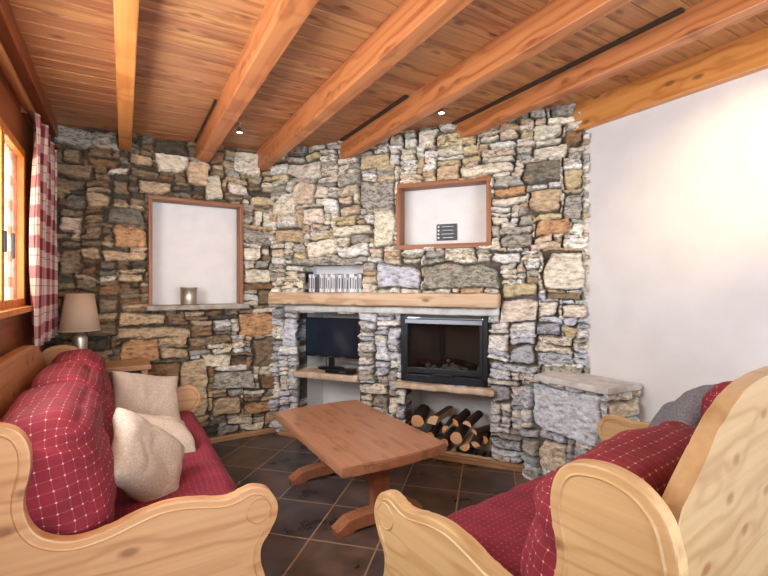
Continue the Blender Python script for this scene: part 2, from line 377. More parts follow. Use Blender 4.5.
def rubble(name,org,dr,nr,u0,u1,z0,z1,heroes,openings,palf,hs=(.035,.13),res=.006,seed=1,mortar=srgb(96,84,70),parent=None,relief=1.,skirt=.16):
    R=random.Random(seed);cell=.01
    W=int((u1-u0)/cell)+1;Hh=int((z1-z0)/cell)+1
    occ=np.zeros((W,Hh),bool);rects=[]
    for o in openings:
        a=[int(round((o[0]-u0)/cell)),int(round((o[1]-u0)/cell)),int(round((o[2]-z0)/cell)),int(round((o[3]-z0)/cell))]
        occ[max(0,a[0]):max(0,a[1]),max(0,a[2]):max(0,a[3])]=True
    for h in heroes:
        ua,ub,za,zb,c=h;ub=min(ub,u1);ua=max(ua,u0);zb=min(zb,z1)
        if ub-ua<.03 or zb-za<.02: continue
        i0,i1,j0,j1=[int(round(v/cell)) for v in (ua-u0,ub-u0,za-z0,zb-z0)]
        sub=occ[i0:i1,j0:j1]
        if sub.size==0 or sub.mean()>.35: continue
        occ[i0:i1,j0:j1]=True;rects.append((ua,ub,za,zb,c,1))
    for j in range(Hh-1):
        i=0
        while i<W-1:
            if occ[i,j]: i+=1;continue
            k=i
            while k<W and not occ[k,j]: k+=1
            run=k-i
            hh=R.choice([.03,.03,.035,.04,.04,.045,.05,.055,.06,.075,.10]) if R.random()<.93 else .13
            hh=max(hs[0],min(hs[1],hh))
            w=hh*R.uniform(1.2,3.4)+R.uniform(.03,.13)
            wi=max(4,int(w/cell))
            if run-wi<5: wi=run if run<=wi+4 else wi
            wi=min(wi,run);hi=int(hh/cell)
            # free height above
            fh=1
            while j+fh<Hh and not occ[i:i+wi,j+fh].any() and fh<hi+2: fh+=1
            if fh<hi+2: hi=fh
            hi=max(1,min(hi,Hh-j))
            occ[i:i+wi,j:j+hi]=True
            rects.append((u0+i*cell,u0+(i+wi)*cell,z0+j*cell,z0+(j+hi)*cell,None,0));i+=wi
    nu=int(round((u1-u0)/res));nz=int(round((z1-z0)/res))
    us=np.linspace(u0,u1,nu+1);zs=np.linspace(z0,z1,nz+1);U,Z=np.meshgrid(us,zs,indexing='ij')
    wu=U+.026*vnoise(U,Z,.09,seed+5)+.010*vnoise(U,Z,.028,seed+6)
    wz=Z+.036*vnoise(U,Z,.15,seed+7)+.009*vnoise(U,Z,.03,seed+8)
    Ht=-.028+.012*vnoise(U,Z,.03,seed+9)
    best=np.full(U.shape,-.004);
    mc=np.array(mortar[:3]);Cc=np.zeros(U.shape+(3,))+mc;Cc*=(1+.5*vnoise(U,Z,.04,seed+3))[...,None]
    Dt=np.full(U.shape,.45)
    for (a,b,c,d,colr,hero) in rects:
        w=b-a;h=d-c;mu=(a+b)/2;mz=(c+d)/2
        if h<.008: continue
        p=.03;ia=max(0,int((a-u0-p)/res));ib=min(nu,int((b-u0+p)/res)+1);ja=max(0,int((c-z0-p)/res));jb=min(nz,int((d-z0+p)/res)+1)
        if ia>=ib or ja>=jb: continue
        X=wu[ia:ib+1,ja:jb+1]-mu;Y=wz[ia:ib+1,ja:jb+1]-mz
        g=-.003;jt=min(.34*h,.03);ju=min(.2*w,.028)
        cs=[(-w/2+g+R.uniform(0,ju),-h/2+g+R.uniform(0,jt*.7)),(w/2-g-R.uniform(0,ju),-h/2+g+R.uniform(0,jt*.7)),
            (w/2-g-R.uniform(0,ju),h/2-g-R.uniform(0,jt)),(-w/2+g+R.uniform(0,ju),h/2-g-R.uniform(0,jt))]
        # extra cut corner
        if R.random()<.3 or hero:
            q=R.randrange(4);p0=Vector(cs[q]);pa=Vector(cs[q-1]);pb=Vector(cs[(q+1)%4]);tt=R.uniform(.12,.3)
            cs[q:q+1]=[tuple(p0.lerp(pa,tt)),tuple(p0.lerp(pb,R.uniform(.12,.35)))]
        ds=[]
        n=len(cs)
        for q in range(n):
            p1=cs[q];p2=cs[(q+1)%n];ex,ey=p2[0]-p1[0],p2[1]-p1[1];l=math.hypot(ex,ey)+1e-9
            ds.append(((X-p1[0])*ey-(Y-p1[1])*ex)/l)
        k=.0028
        sd=k*np.log(sum(np.exp(np.clip(q/k,-40,40)) for q in ds))
        s=-sd+.0045+.006*vnoise(X+mu,Y+mz,.014,77)
        cur=best[ia:ib+1,ja:jb+1];msk=s>np.maximum(cur,0.0)
        if not msk.any(): continue
        rad=min(.013,h*.3)
        prof=1-np.clip(1-s/rad,0,1)**2.2
        bh=R.uniform(.006,.042)*relief+(.008 if hero else 0);tx=R.uniform(-.10,.10);ty=R.uniform(-.16,.12)
        Us=U[ia:ib+1,ja:jb+1];Zs=Z[ia:ib+1,ja:jb+1];sd2=R.randrange(10000)
        fr=vnoise(Us,Zs,.055,sd2)*.016+vnoise(Us,Zs,.02,sd2+1)*.007+np.abs(vnoise(Us,Zs*1.8,.04,sd2+2))*-.010
        hgt=-.028+(prof*(.028+bh)+prof*(X*tx+Y*ty+fr))
        Ht[ia:ib+1,ja:jb+1][msk]=hgt[msk];best[ia:ib+1,ja:jb+1][msk]=s[msk]
        if colr is None:
            base=palf(mu,mz,R);dirt=R.uniform(.15,.68)
        else: base=PAL[colr];dirt=R.uniform(.1,.45) if colr not in('dgrey','grey','bluegrey') else .62
        base=base*R.uniform(.86,1.12)*np.array([R.uniform(.97,1.03),1,R.uniform(.95,1.04)])
        vv=np.clip(s/.0045,0,1)[msk][:,None]
        cc=Cc[ia:ib+1,ja:jb+1];cc[msk]=base*vv+mc*(1-vv)
        Dt[ia:ib+1,ja:jb+1][msk]=dirt
    org=np.array(org);dr=np.array(dr);nr=np.array(nr)
    co=np.zeros(U.shape+(3,));co[...,0]=org[0]+dr[0]*U+nr[0]*Ht;co[...,1]=org[1]+dr[1]*U+nr[1]*Ht;co[...,2]=Z
    idx=np.arange(U.size).reshape(U.shape)
    uc=(us[:-1]+us[1:])/2;zc=(zs[:-1]+zs[1:])/2;keep=np.ones((nu,nz),bool)
    for o in openings:
        keep&=~((uc[:,None]>o[0])&(uc[:,None]<o[1])&(zc[None,:]>o[2])&(zc[None,:]<o[3]))
    q=np.stack([idx[:-1,:-1],idx[1:,:-1],idx[1:,1:],idx[:-1,1:]],-1)[keep]
    V=co.reshape(-1,3);CL=Cc.reshape(-1,3);DD=Dt.reshape(-1)
    # stone returns into the openings
    e=[]
    K=np.pad(keep,1,constant_values=True)
    for i in range(nu):
        for j in range(nz):
            if keep[i,j]: continue
            if K[i,j+1]: e.append((idx[i,j],idx[i,j+1]))
            if K[i+2,j+1]: e.append((idx[i+1,j+1],idx[i+1,j]))
            if K[i+1,j]: e.append((idx[i+1,j],idx[i,j]))
            if K[i+1,j+2]: e.append((idx[i,j+1],idx[i+1,j+1]))
    ex=[];exq=[]
    base=len(V);newv={};nv=[];nc=[];ndt=[]
    def back(i,s):
        key=(i,s)
        if key not in newv:
            newv[key]=base+len(nv);u,z=U.flat[i],Z.flat[i]
            hh=Ht.flat[i]*(1-s)+(-skirt)*s;
            nv.append((org[0]+dr[0]*u+nr[0]*hh,org[1]+dr[1]*u+nr[1]*hh,z));nc.append(Cc.reshape(-1,3)[i]);ndt.append(DD[i])
        return newv[key]
    for a,b in e:
        exq.append((a,b,back(b,1),back(a,1)))
    if nv: V=np.vstack([V,nv]);CL=np.vstack([CL,nc]);DD=np.concatenate([DD,ndt]);Q=np.vstack([q,exq])
    else: Q=q
    me=bpy.data.meshes.new(name);me.vertices.add(len(V));me.vertices.foreach_set('co',V.astype(np.float32).ravel())
    me.loops.add(len(Q)*4);me.loops.foreach_set('vertex_index',Q.astype(np.int32).ravel())
    me.polygons.add(len(Q));me.polygons.foreach_set('loop_start',np.arange(0,len(Q)*4,4,dtype=np.int32));me.polygons.foreach_set('loop_total',np.full(len(Q),4,np.int32))
    me.update(calc_edges=True)
    # orientation check
    ca=me.attributes.new('Col','FLOAT_COLOR','POINT');arr=np.ones((len(V),4),np.float32);arr[:,:3]=CL;ca.data.foreach_set('color',arr.ravel())
    da=me.attributes.new('Dirt','FLOAT','POINT');da.data.foreach_set('value',DD.astype(np.float32))
    me.polygons.foreach_set('use_smooth',np.ones(len(Q),bool))
    if np.cross(np.append(dr,0),[0,0,1]).dot(np.append(nr,0))<0: me.flip_normals()
    me.validate();return link(name,me,M['stone'],parent)

def H(f,rows):
    out=[]
    for x0,y0,x1,y1,c in rows:
        a=f(x0,y1);b=f(x1,y1);t0=f((x0+x1)/2,y0);t1=f((x0+x1)/2,y1);out.append((a[0],b[0],t1[1],t0[1],c))
    return out
LH=H(lef,[(53,166,92,179,'taupe'),(87,158,119,168,'brown'),(50,127,92,146,'grey'),(92,132,119,150,'grey'),(128,154,153,165,'tan'),(62,147,81,166,'taupe'),
(108,169,128,176,'cream'),(59,216,82,233,'pink'),(114,228,147,247,'orange'),(105,209,145,226,'dgrey'),(102,250,147,261,'tan'),(59,249,81,276,'taupe'),
(118,275,147,282,'tan'),(99,275,116,280,'cream'),(85,193,112,207,'tan'),(154,154,189,172,'cream'),(186,163,212,185,'tan'),(205,176,224,200,'cream'),(139,179,173,195,'tan'),
(234,152,260,174,'cream'),(228,183,248,194,'cream'),(249,196,271,206,'yellow'),(241,230,273,245,'grey'),(238,312,276,336,'orange'),(118,326,190,339,'tan'),(121,339,160,361,'orange'),
(159,337,187,346,'tan'),(160,347,187,356,'tan'),(252,337,275,366,'taupe'),(202,353,231,367,'cream'),(148,361,181,383,'brown'),(181,358,209,417,'tan'),(213,370,254,389,'grey'),
(212,397,241,417,'tan'),(243,400,275,412,'orange'),(227,416,252,424,'pink'),(242,248,262,262,'cream'),(243,270,270,284,'cream'),(68,193,84,207,'dgrey')])
CH=H(fac,[(272,198,296,215,'cream'),(294,182,316,207,'pink'),(288,161,321,178,'cream'),(303,208,325,225,'cream'),(277,216,299,228,'white'),(310,240,338,257,'cream'),
(334,224,374,237,'cream'),(375,211,396,246,'cream'),(359,181,395,208,'grey'),(338,245,369,257,'white'),(278,228,303,242,'tan'),(338,203,360,215,'pink'),(293,257,367,264,'grey'),
(461,164,513,176,'cream'),(436,166,461,180,'tan'),(489,140,518,147,'white'),(480,156,514,163,'cream'),(436,146,464,155,'cream'),(464,144,478,155,'yellow'),(500,131,520,139,'pink'),
(529,189,561,214,'tan'),(534,220,569,236,'orange'),(542,251,585,290,'cream'),(494,186,528,196,'orange'),(492,197,528,206,'cream'),(490,249,521,263,'white'),(500,234,533,247,'grey'),
(570,223,584,237,'white'),(563,193,582,221,'grey'),(529,243,563,250,'pink'),(534,143,567,160,'cream'),(524,162,560,185,'dgrey'),(562,169,581,191,'yellow'),(533,124,562,139,'cream'),
(564,129,581,146,'brown'),(546,114,576,123,'cream'),(549,106,577,113,'grey'),(499,297,539,323,'cream'),(540,301,559,318,'cream'),(561,303,586,316,'cream'),(544,291,584,300,'taupe'),
(564,324,578,336,'yellow'),(534,324,563,337,'bluegrey'),(536,353,573,365,'bluegrey'),(540,366,584,377,'grey'),(377,263,422,289,'lblue'),(424,263,499,289,'grey'),
(284,318,299,345,'lblue'),(279,346,299,356,'white')])
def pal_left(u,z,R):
    t=min(1,max(0,(u-.35)/.75));  # stone tones also carry the wall's shading, lighter toward the corner
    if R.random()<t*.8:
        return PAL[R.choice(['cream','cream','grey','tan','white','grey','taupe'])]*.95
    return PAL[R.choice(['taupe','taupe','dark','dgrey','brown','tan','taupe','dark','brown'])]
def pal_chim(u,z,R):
    if z<1.3:  # pale blue tones of the lower stones also carry bluish daylight
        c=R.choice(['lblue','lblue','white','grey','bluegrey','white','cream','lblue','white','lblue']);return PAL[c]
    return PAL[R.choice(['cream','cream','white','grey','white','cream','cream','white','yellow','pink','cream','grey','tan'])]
OPL=[(.185,.90,1.19,2.08)]
OPC=[(1.235,1.975,1.67,2.18),(.326,.90,1.30,1.545),(.262,.872,.0,1.115),(1.265,1.96,.585,1.135),(1.30,1.985,.04,.53)]
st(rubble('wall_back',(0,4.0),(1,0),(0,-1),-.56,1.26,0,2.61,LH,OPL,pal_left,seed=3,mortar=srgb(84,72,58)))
OPC2=OPC
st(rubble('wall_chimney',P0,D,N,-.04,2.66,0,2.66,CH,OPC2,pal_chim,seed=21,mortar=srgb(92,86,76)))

# ---------------------------------------------------------------- room shell
def quad(name,pts,mat):
    bm=bmesh.new();bm.faces.new([bm.verts.new(p) for p in pts]);me=bpy.data.meshes.new(name);bm.to_mesh(me);bm.free();return st(link(name,me,mat))
BK=-2.6
fl=quad('floor',[(-.7,BK-.2,0),(WX+.2,BK-.2,0),(WX+.2,4.6,0),(-.7,4.6,0)],M['floor'])
# boarded ceiling with V grooves
bm=bmesh.new();w=.12;y=BK;prev=None
ys=[]
while y<4.5:
    ys+= [(y,CEIL+.006),(y+.005,CEIL),(y+w-.005,CEIL)];y+=w
k0=math.floor(BK/w)*w
ys=[];y=k0
while y<4.5: ys+=[(y,CEIL+.008),(y+.005,CEIL),(y+w-.005,CEIL)];y+=w
for yy,zz in ys:
    a=bm.verts.new((-.7,yy,zz-CEIL+ceilz(-.7)));b=bm.verts.new((WX+.25,yy,zz-CEIL+ceilz(WX+.25)))
    if prev: bm.faces.new((prev[0],prev[1],b,a))
    prev=(a,b)
st(bmobj('ceiling',bm,M['ceil']))
mkbox('wall_right',(WX+.06,(BK+2.3)/2,1.34),(.12,2.3-BK,2.68),M['white'],bev=0);st(bpy.data.objects['wall_right'])
# window wall with opening
WY0,WY1,WZ0,WZ1=.9,3.19,1.24,2.13
bm=bmesh.new();T=.16
for c0,c1,z0,z1 in ((BK,WY0,0,CEIL),(WY1,4.1,0,CEIL),(WY0,WY1,0,WZ0),(WY0,WY1,WZ1,CEIL)):
    box(bm,(WINX-T/2,(c0+c1)/2,(z0+z1)/2),(T,c1-c0,z1-z0))
st(bmobj('wall_left',bm,M['cladding']))
# rear wall; its unseen glazed opening is added to bring in fill light
bm=bmesh.new();ox0,ox1,oz=-.2,2.3,2.3
for x0,x1,z0,z1 in ((-.7,ox0,0,CEIL),(ox1,WX+.2,0,CEIL),(ox0,ox1,oz,CEIL)): box(bm,((x0+x1)/2,BK-.08,(z0+z1)/2),(x1-x0,.16,z1-z0))
st(bmobj('wall_rear',bm,M['room']))
dn=bpy.data.objects.new('added_door_1',None);C.objects.link(dn);dn['kind']='structure';dn.location=(ox0,BK-.08,0)
for i in range(4):
    x=(ox1-ox0)*i/3;mkbox('added_door_frame',(x,0,oz/2),(.07,.07,oz),M['window'],dn)
for i in range(3):
    mkbox('added_door_pane',((ox1-ox0)*(i+.5)/3,0,oz/2),((ox1-ox0)/3-.07,.006,oz-.02),M['glass'],dn,bev=0)

# beams
def beam(name,x0,x1,y0,y1,mat,z0=2.435,z1=CEIL,label=''):
    o=mkbox(name,((x0+x1)/2,(y0+y1)/2,(z0+z1)/2),(x1-x0,y1-y0,z1-z0),mat,bev=.006)
    return tag(o,label,'beam','ceiling beams')
beam('ceiling_beam',-.035,.05,BK,4.0,M['beamg'],label='golden pine ceiling beam nearest the window, ending above the left framed niche')
beam('ceiling_beam',.53,.635,BK,4.0,M['beam'],label='orange pine ceiling beam ending over the upper right of the left framed niche')
beam('ceiling_beam',1.045,1.137,BK,4.12,M['beam'],label='orange pine ceiling beam ending in the corner where the two stone walls meet')
beam('ceiling_beam',1.617,1.695,BK,3.42,M['beam'],z0=2.462,z1=2.64,label='orange pine ceiling beam ending left of the chimney niche frame, dark shadow strip at its far end')
beam('ceiling_beam',2.223,2.30,BK,2.62,M['beam'],z0=2.505,z1=2.66,label='orange pine ceiling beam ending above the chimney niche frame, second from the white wall')
beam('ceiling_beam',2.748,2.85,BK,1.98,M['beamg'],z0=2.459,z1=2.67,label='golden knotty pine beam running against the white wall')
# dark strips that paint the shadow gap beside the beams
for i,(x,y0,y1,w) in enumerate(((1.598,2.35,3.36,.03),(2.203,.98,2.6,.034),(.515,3.0,3.95,.012))):
    o=mkbox('shadow_strip',(x,(y0+y1)/2,ceilz(x)-.006),(w,y1-y0,.014),M['strip'],bev=.002)
    tag(o,['dark shadow strip beside the beam above the books niche','long dark strip for the shadow gap beside the second beam from the white wall','short dark shadow strip on the left of the beam over the left niche'][i],'shadow strip')
# wall plate beam on the window side
o=mkbox('wall_plate',(WINX+.03,(BK+4.0)/2,CEIL-.07),(.10,4.0-BK,.14),M['cladding'],bev=.006);tag(o,'dark red brown timber along the top of the window wall','beam')

# skirtings
o=mkbox('baseboard_back',(.7,3.955,.022),(1.1,.025,.044),M['skirt'],bev=.003);st(o)
o=mkbox('baseboard_chimney',tuple(onfac(1.35,.045,.02)),(2.5,.05,.04),M['skirt'],bev=.004,rot=FROT);st(o)
o=mkbox('baseboard_right',(WX-.008,-.5,.04),(.016,3.8,.08),M['skirt'],bev=.003);st(o)

# ---------------------------------------------------------------- niches
def nichebox(name,u0,u1,z0,z1,d0,d1,mat,ceil=None):
    """five inside faces of a recess between depth d0 (front) and d1 on the chimney wall"""
    bm=bmesh.new();p=lambda u,d,z:bm.verts.new(onfac(u,-d,z))
    A=[p(u0,d0,z0),p(u1,d0,z0),p(u1,d0,z1),p(u0,d0,z1)];B=[p(u0,d1,z0),p(u1,d1,z0),p(u1,d1,z1),p(u0,d1,z1)]
    bm.faces.new(B)
    for k in range(4):
        f=bm.faces.new((A[k],A[(k+1)%4],B[(k+1)%4],B[k]))
        if ceil and k==2: f.material_index=1
    me=bpy.data.meshes.new(name);bm.to_mesh(me);bm.free();return st(link(name,me,[mat,ceil] if ceil else mat))
nichebox('wall_niche_books',.325,.901,1.298,1.547,.10,.22,M['niche'])
nichebox('wall_niche_television',.235,.905,.595,1.118,.10,.50,M['niche'],M['lintel'])
nichebox('wall_niche_lower',.235,.905,.002,.54,.10,.50,M['niche'])
nichebox('wall_niche_logs',1.27,2.015,.03,.535,.10,.50,M['niche'])
nichebox('wall_niche_framed',1.235,1.975,1.67,2.18,.0,.13,M['niche'])
# back wall niche
bm=bmesh.new();y0,y1=4.0,4.13;u0,u1,z0,z1=.185,.90,1.19,2.08
A=[bm.verts.new(v) for v in ((u0,y0,z0),(u1,y0,z0),(u1,y0,z1),(u0,y0,z1))];B=[bm.verts.new(v) for v in ((u0,y1,z0),(u1,y1,z0),(u1,y1,z1),(u0,y1,z1))]
bm.faces.new(B)
for k in range(4): bm.faces.new((A[k],A[(k+1)%4],B[(k+1)%4],B[k]))
st(bmobj('wall_niche_window',bm,M['niche']))
def boxframe(label,loc,rz,w,h,d,t,bottom=True):
    r=thing('recess_surround',label,'frame',loc,rz)
    mkbox('top_board',(0,0,h/2-t/2),(w,d,t),M['frame'],r,.003)
    if bottom: mkbox('bottom_board',(0,0,-h/2+t/2),(w,d,t),M['frame'],r,.003)
    for s in (-1,1): mkbox('side_board',(s*(w/2-t/2),0,-(0 if bottom else t/2)),(t,d,h-(2*t if bottom else t)),M['framev'],r,.003)
    return r
boxframe('brown wooden frame lining the tall niche on the back stone wall',(.5425,4.02,1.646),0,.745,.892,.14,.028,False)
c=onfac(1.605,-.035,1.925);boxframe('brown wooden frame lining the wide niche above the fireplace mantel',tuple(c),FROT,.77,.54,.13,.036)
# niche ledge
bm=bmesh.new();box(bm,(0,0,0),(.80,.20,.04),.006)
o=bmobj('niche_ledge',bm,M['slabgrey']);o.location=(.555,3.99,1.18);tag(o,'grey stone ledge under the tall framed niche, holding the metal candle pot','ledge')
# candle pot
cp=thing('candle_pot','small ribbed silver metal candle pot on the ledge of the tall niche','pot',(.47,3.97,1.201))
bm=lathe([(0,0),(.055,0),(.057,.004),(.056,.06),(.057,.115),(.060,.118),(.060,.124),(.055,.124),(.052,.02),(0,.018)],28)
for v in bm.verts:
    a=math.atan2(v.co.y,v.co.x);
    if .005<v.co.z<.117: v.co.x*=1+.02*math.cos(14*a);v.co.y*=1+.02*math.cos(14*a)
bmobj('body',bm,M['mercury'],cp,True);cp.scale=(1.15,1.15,1.18)
bmobj('candle',lathe([(0,.019),(.035,.019),(.035,.085),(.0,.085)],20),M['mark'],cp,True)
# slate sign
sg=thing('slate_sign','small dark slate sign with white dots in the niche above the fireplace','sign',tuple(onfac(1.613,-.122,1.80)),FROT)
mkbox('board',(0,0,0),(.17,.010,.135),M['board'],sg,.002)
for k in range(4): 
    bm=lathe([(0,0),(.008,0),(.008,.003),(0,.003)],12);o=bmobj('white_dot',bm,M['mark'],sg);o.rotation_euler=(math.pi/2,0,0);o.location=(-.068,-.005,.045-.03*k)
for k in range(4):
    mkbox('text_line',(.01,-.0055,.045-.03*k),(.10-.012*(k%2),.0015,.003),M['vent'],sg,0)

# mantel and slabs
def bumpy(o,amp,s,seed=0,sub=0):
    me=o.data
    for v in me.vertices:
        n=mnoise.noise_vector(v.co*s+Vector((seed,0,0)));v.co+=n*amp
def slabobj(name,c,s,mat,rz,amp=.008,parent=None,res=.035,seed=0,bev=.012):
    bm=bmesh.new();box(bm,(0,0,0),s,bev,2)
    for ax in range(3):
        n=int(s[ax]/res)
        for k in range(1,n):
            p=-s[ax]/2+s[ax]*k/n;co=[0,0,0];co[ax]=p;no=[0,0,0];no[ax]=1
            bmesh.ops.bisect_plane(bm,geom=bm.verts[:]+bm.edges[:]+bm.faces[:],plane_co=co,plane_no=no)
    o=bmobj(name,bm,mat,parent,True);bumpy(o,amp,9,seed);o.location=c;o.rotation_euler=(0,0,rz);return o
o=slabobj('mantel_beam',tuple(onfac(1.04,.045,1.248)),(2.03,.17,.105),M['mantel'],FROT,.007,seed=3);tag(o,'long pale weathered wooden mantel beam above the television and fireplace','mantel')
o=slabobj('stone_lintel',tuple(onfac(1.10,.0,1.158)),(1.90,.09,.055),M['slab'],FROT,.005,seed=5);tag(o,'thin pale stone lintel directly under the mantel beam','lintel')
o=slabobj('stone_shelf',tuple(onfac(.565,-.11,.566)),(.64,.34,.058),M['slabtan'],FROT,.007,seed=8);tag(o,'pale stone shelf carrying the television','shelf')
o=slabobj('hearth_slab',tuple(onfac(1.62,-.08,.553)),(.80,.30,.05),M['slabtan'],FROT,.008,seed=11);tag(o,'rough edged stone slab beneath the fireplace insert, above the logs','hearth slab')
o=slabobj('log_niche_base',tuple(onfac(1.64,-.20,.03)),(.72,.42,.022),M['slabtan'],FROT,.003,seed=13,bev=.004);tag(o,'tan stone base slab under the firewood pile','slab')

# cases above mantel
CS=[];u=.345;k=0
R=random.Random(4)
while u<.875:
    w=R.uniform(.016,.028)
    if u+w>.893: break
    h=R.uniform(.155,.172) if R.random()<.8 else R.uniform(.135,.155)
    if k==0:
        r=thing('disc_case','thin pale disc case standing in the row on the mantel','disc case',(0,0,0),0,'disc cases in the niche above the mantel')
        mkbox('cover',(0,0,.5),(1,1,1),M['case'][0],r,0);mkbox('spine_label',(0,-.505,.5),(.45,.02,.6),M['ridge'],r,0)
        proto=r
    else:
        r=proto.copy();C.objects.link(r)
        for ch in list(proto.children):
            c2=ch.copy();c2.data=ch.data.copy();C.objects.link(c2);c2.parent=r
            if c2.name.startswith('cover'): c2.data.materials[0]=M['case'][R.choice([0,0,1,2,2,3])]
    r.scale=(w*.93,.12,h);p=onfac(u+w/2,-.11,1.303);r.location=p;r.rotation_euler=(0,0,FROT);CS.append(r)
    u+=w+R.choice([.002,.003,.003,.010]);k+=1

# television
tv=thing('television','black flat screen television in the niche left of the fireplace','television',tuple(onfac(.522,-.15,.600)),FROT)
mkbox('bezel',(0,0,.285),(.585,.035,.36),M['black'],tv,.006)
mkbox('screen',(0,-.0185,.29),(.555,.004,.318),M['screen'],tv,.001)
mkbox('neck',(0,.01,.07),(.05,.03,.10),M['black'],tv,.004)
bm=lathe([(0,0),(.13,0),(.13,.008),(.05,.014),(0,.014)],32)
for v in bm.verts: v.co.y*=.7
bmobj('base',bm,M['black'],tv,True)
for x in (-.14,0.0,.13): mkbox('front_mark',(x,-.0185,.112),(.05,.003,.006),M['vent'],tv,0)
bx=thing('set_top_box','flat black set top box on the stone shelf under the television','media box',tuple(onfac(.70,.0,.600)),FROT)
mkbox('case',(0,0,.016),(.26,.10,.032),M['black'],bx,.004);mkbox('front_display',(.04,-.0505,.016),(.06,.002,.01),M['vent'],bx,0)
cbz=catmull([tuple(onfac(.50,-.16,.80)),tuple(onfac(.49,-.12,.70)),tuple(onfac(.52,-.08,.625)),tuple(onfac(.60,-.07,.612)),tuple(onfac(.66,-.09,.615))],6)
o=bmobj('television_cable',tube(cbz,.004,8),M['black'],None,True);tag(o,'thin black cable hanging behind the television onto the shelf','cable')

# fireplace insert
fp=thing('fireplace_insert','black steel glass fronted fireplace insert set in the stone chimney','fireplace',tuple(onfac(1.613,-.01,.585)),FROT)
w,h=.70,.55
bm=bmesh.new()
for cx,cz,sx,sz in ((0,.03,w,.06),(0,h-.015,w,.03),(-w/2+.018,h/2,.036,h),(w/2-.018,h/2,.036,h)): box(bm,(cx,0,cz),(sx,.06,sz),.004)
bmobj('outer_frame',bm,M['iron'],fp)
bm=bmesh.new();iw,ih=w-.072,h-.15
for cx,cz,sx,sz in ((0,.092,iw,.04),(0,h-.055,iw,.03),(-iw/2+.012,h/2,.025,ih+.06),(iw/2-.012,h/2,.025,ih+.06)): box(bm,(cx,-.012,cz),(sx,.05,sz),.004)
dr_=bmobj('door',bm,M['iron'],fp)
mkbox('handle',(0,-.05,.07),(.16,.015,.012),M['iron'],dr_,.003)
mkbox('pane',(0,.0,.285),(iw-.03,.005,.36),M['fireglass'],dr_,0)
mkbox('vent_strip',(0,-.038,h-.062),(iw-.01,.012,.034),M['vent'],fp,.002)
bm=bmesh.new();p=lambda x,y,z:bm.verts.new((x,y,z))
a=iw/2;A=[p(-a,.02,.06),p(a,.02,.06),p(a,.02,.5),p(-a,.02,.5)];B=[p(-a*.75,.36,.06),p(a*.75,.36,.06),p(a*.75,.36,.5),p(-a*.75,.36,.5)];bm.faces.new(B)
for k in range(4): bm.faces.new((A[k],A[(k+1)%4],B[(k+1)%4],B[k]))
bmobj('firebox',bm,M['firebrick'],fp)
mkbox('rear_post',(-.10,.30,.28),(.015,.015,.42),M['iron'],fp,0)
bm=bmesh.new()
R=random.Random(9)
for k in range(46):
    v=bmesh.ops.create_icosphere(bm,subdivisions=1,radius=R.uniform(.01,.026))['verts'];c=Vector((R.gauss(0,.11),R.uniform(.10,.26),.075+abs(R.gauss(0,.022))))
    for q in v: q.co=q.co*R.uniform(.8,1.2)+c
o=bmobj('ash_bed',bm,M['ash'],fp);o['kind']='stuff';o['label']='grey white ash and embers on the fire bed'
for x,y,rz in ((-.12,.15,.3),(.13,.2,-.4),(.02,.27,.1)):
    o=bmobj('charred_log',tube([(-.11,0,0),(-.03,0,.006),(.05,0,0),(.11,0,.004)],[.022,.026,.025,.018],9),M['char'],fp,True);o.location=(x,y,.125);o.rotation_euler=(0,.1,rz)

# firewood
def log(px,py,r,kind,label,L=.34,yaw=0,roll=0,off=-.06):
    u,z=fac(px,py,off);z=max(z,.045+r*.9)
    if kind=='round': sec=[(r*(1+.06*math.sin(3*a+px))*math.cos(a),r*(1+.06*math.cos(2*a+py))*math.sin(a)) for a in [2*math.pi*k/18 for k in range(18)]];bk=[1]*18
    elif kind=='half':
        sec=[(r*math.cos(a),r*math.sin(a)-r*.35) for a in [math.pi*k/12 for k in range(13)]];bk=[1]*12+[0]
    else:
        sec=[(0,-r*.7)]+[(1.5*r*math.cos(a),1.5*r*math.sin(a)-r*.7) for a in [math.radians(35)+math.radians(110)*k/8 for k in range(9)]];bk=[0]+[1]*8+[0]
    bm=bmesh.new();n=len(sec);rings=[]
    segs=5
    for i in range(segs+1):
        t=i/segs;rg=[]
        for k,(x,y) in enumerate(sec):
            q=1+.05*mnoise.noise(Vector((x*30,y*30,t*4+px)));rg.append(bm.verts.new((x*q,t*L,y*q)))
        rings.append(rg)
    f=bm.faces.new(rings[0]);f.material_index=1;f=bm.faces.new(rings[-1]);f.material_index=1
    for A,B in zip(rings,rings[1:]):
        for k in range(n):
            f=bm.faces.new((A[k],A[(k+1)%n],B[(k+1)%n],B[k]));f.material_index=0 if bk[k] else 1
    o=bmobj('firewood_log',bm,[M['bark'],M['logend']]);o.location=onfac(u,off,z);o.rotation_euler=(0,roll,FROT+yaw)
    return tag(o,label,'log','firewood logs in the niche under the fireplace')
log(417,421,.054,'round','dark barked log at the far left of the firewood pile, beside the table corner',yaw=.12)
log(433,421,.050,'tri','big split log with a wide bark back, topmost on the left of the firewood pile',yaw=-.14,roll=-.6)
log(430,437,.038,'round','small dark log low in the left of the firewood pile',yaw=.05,off=-.10)
log(445,429,.036,'half','small tan split log just left of the round log in the firewood pile',roll=-.9)
log(455,423,.030,'tri','narrow split log on top of the round log of the firewood pile',yaw=-.1,roll=.9,off=-.07)
log(467,424,.036,'half','pale half log on top of the middle of the firewood pile',yaw=-.12,roll=.3)
log(456,438,.048,'round','round cut log with a cracked pale end in the middle of the firewood pile')
log(465,450,.044,'half','pale half log at the bottom middle of the firewood pile',roll=2.6,off=-.04)
log(475,445,.032,'tri','pale wedge log at the bottom right of the firewood pile',roll=.2)
log(485,440,.032,'half','orange split log standing against the right side of the log niche',roll=1.4,L=.30)
log(444,445,.036,'round','dark log in the shade at the bottom left of the firewood pile',off=-.09)
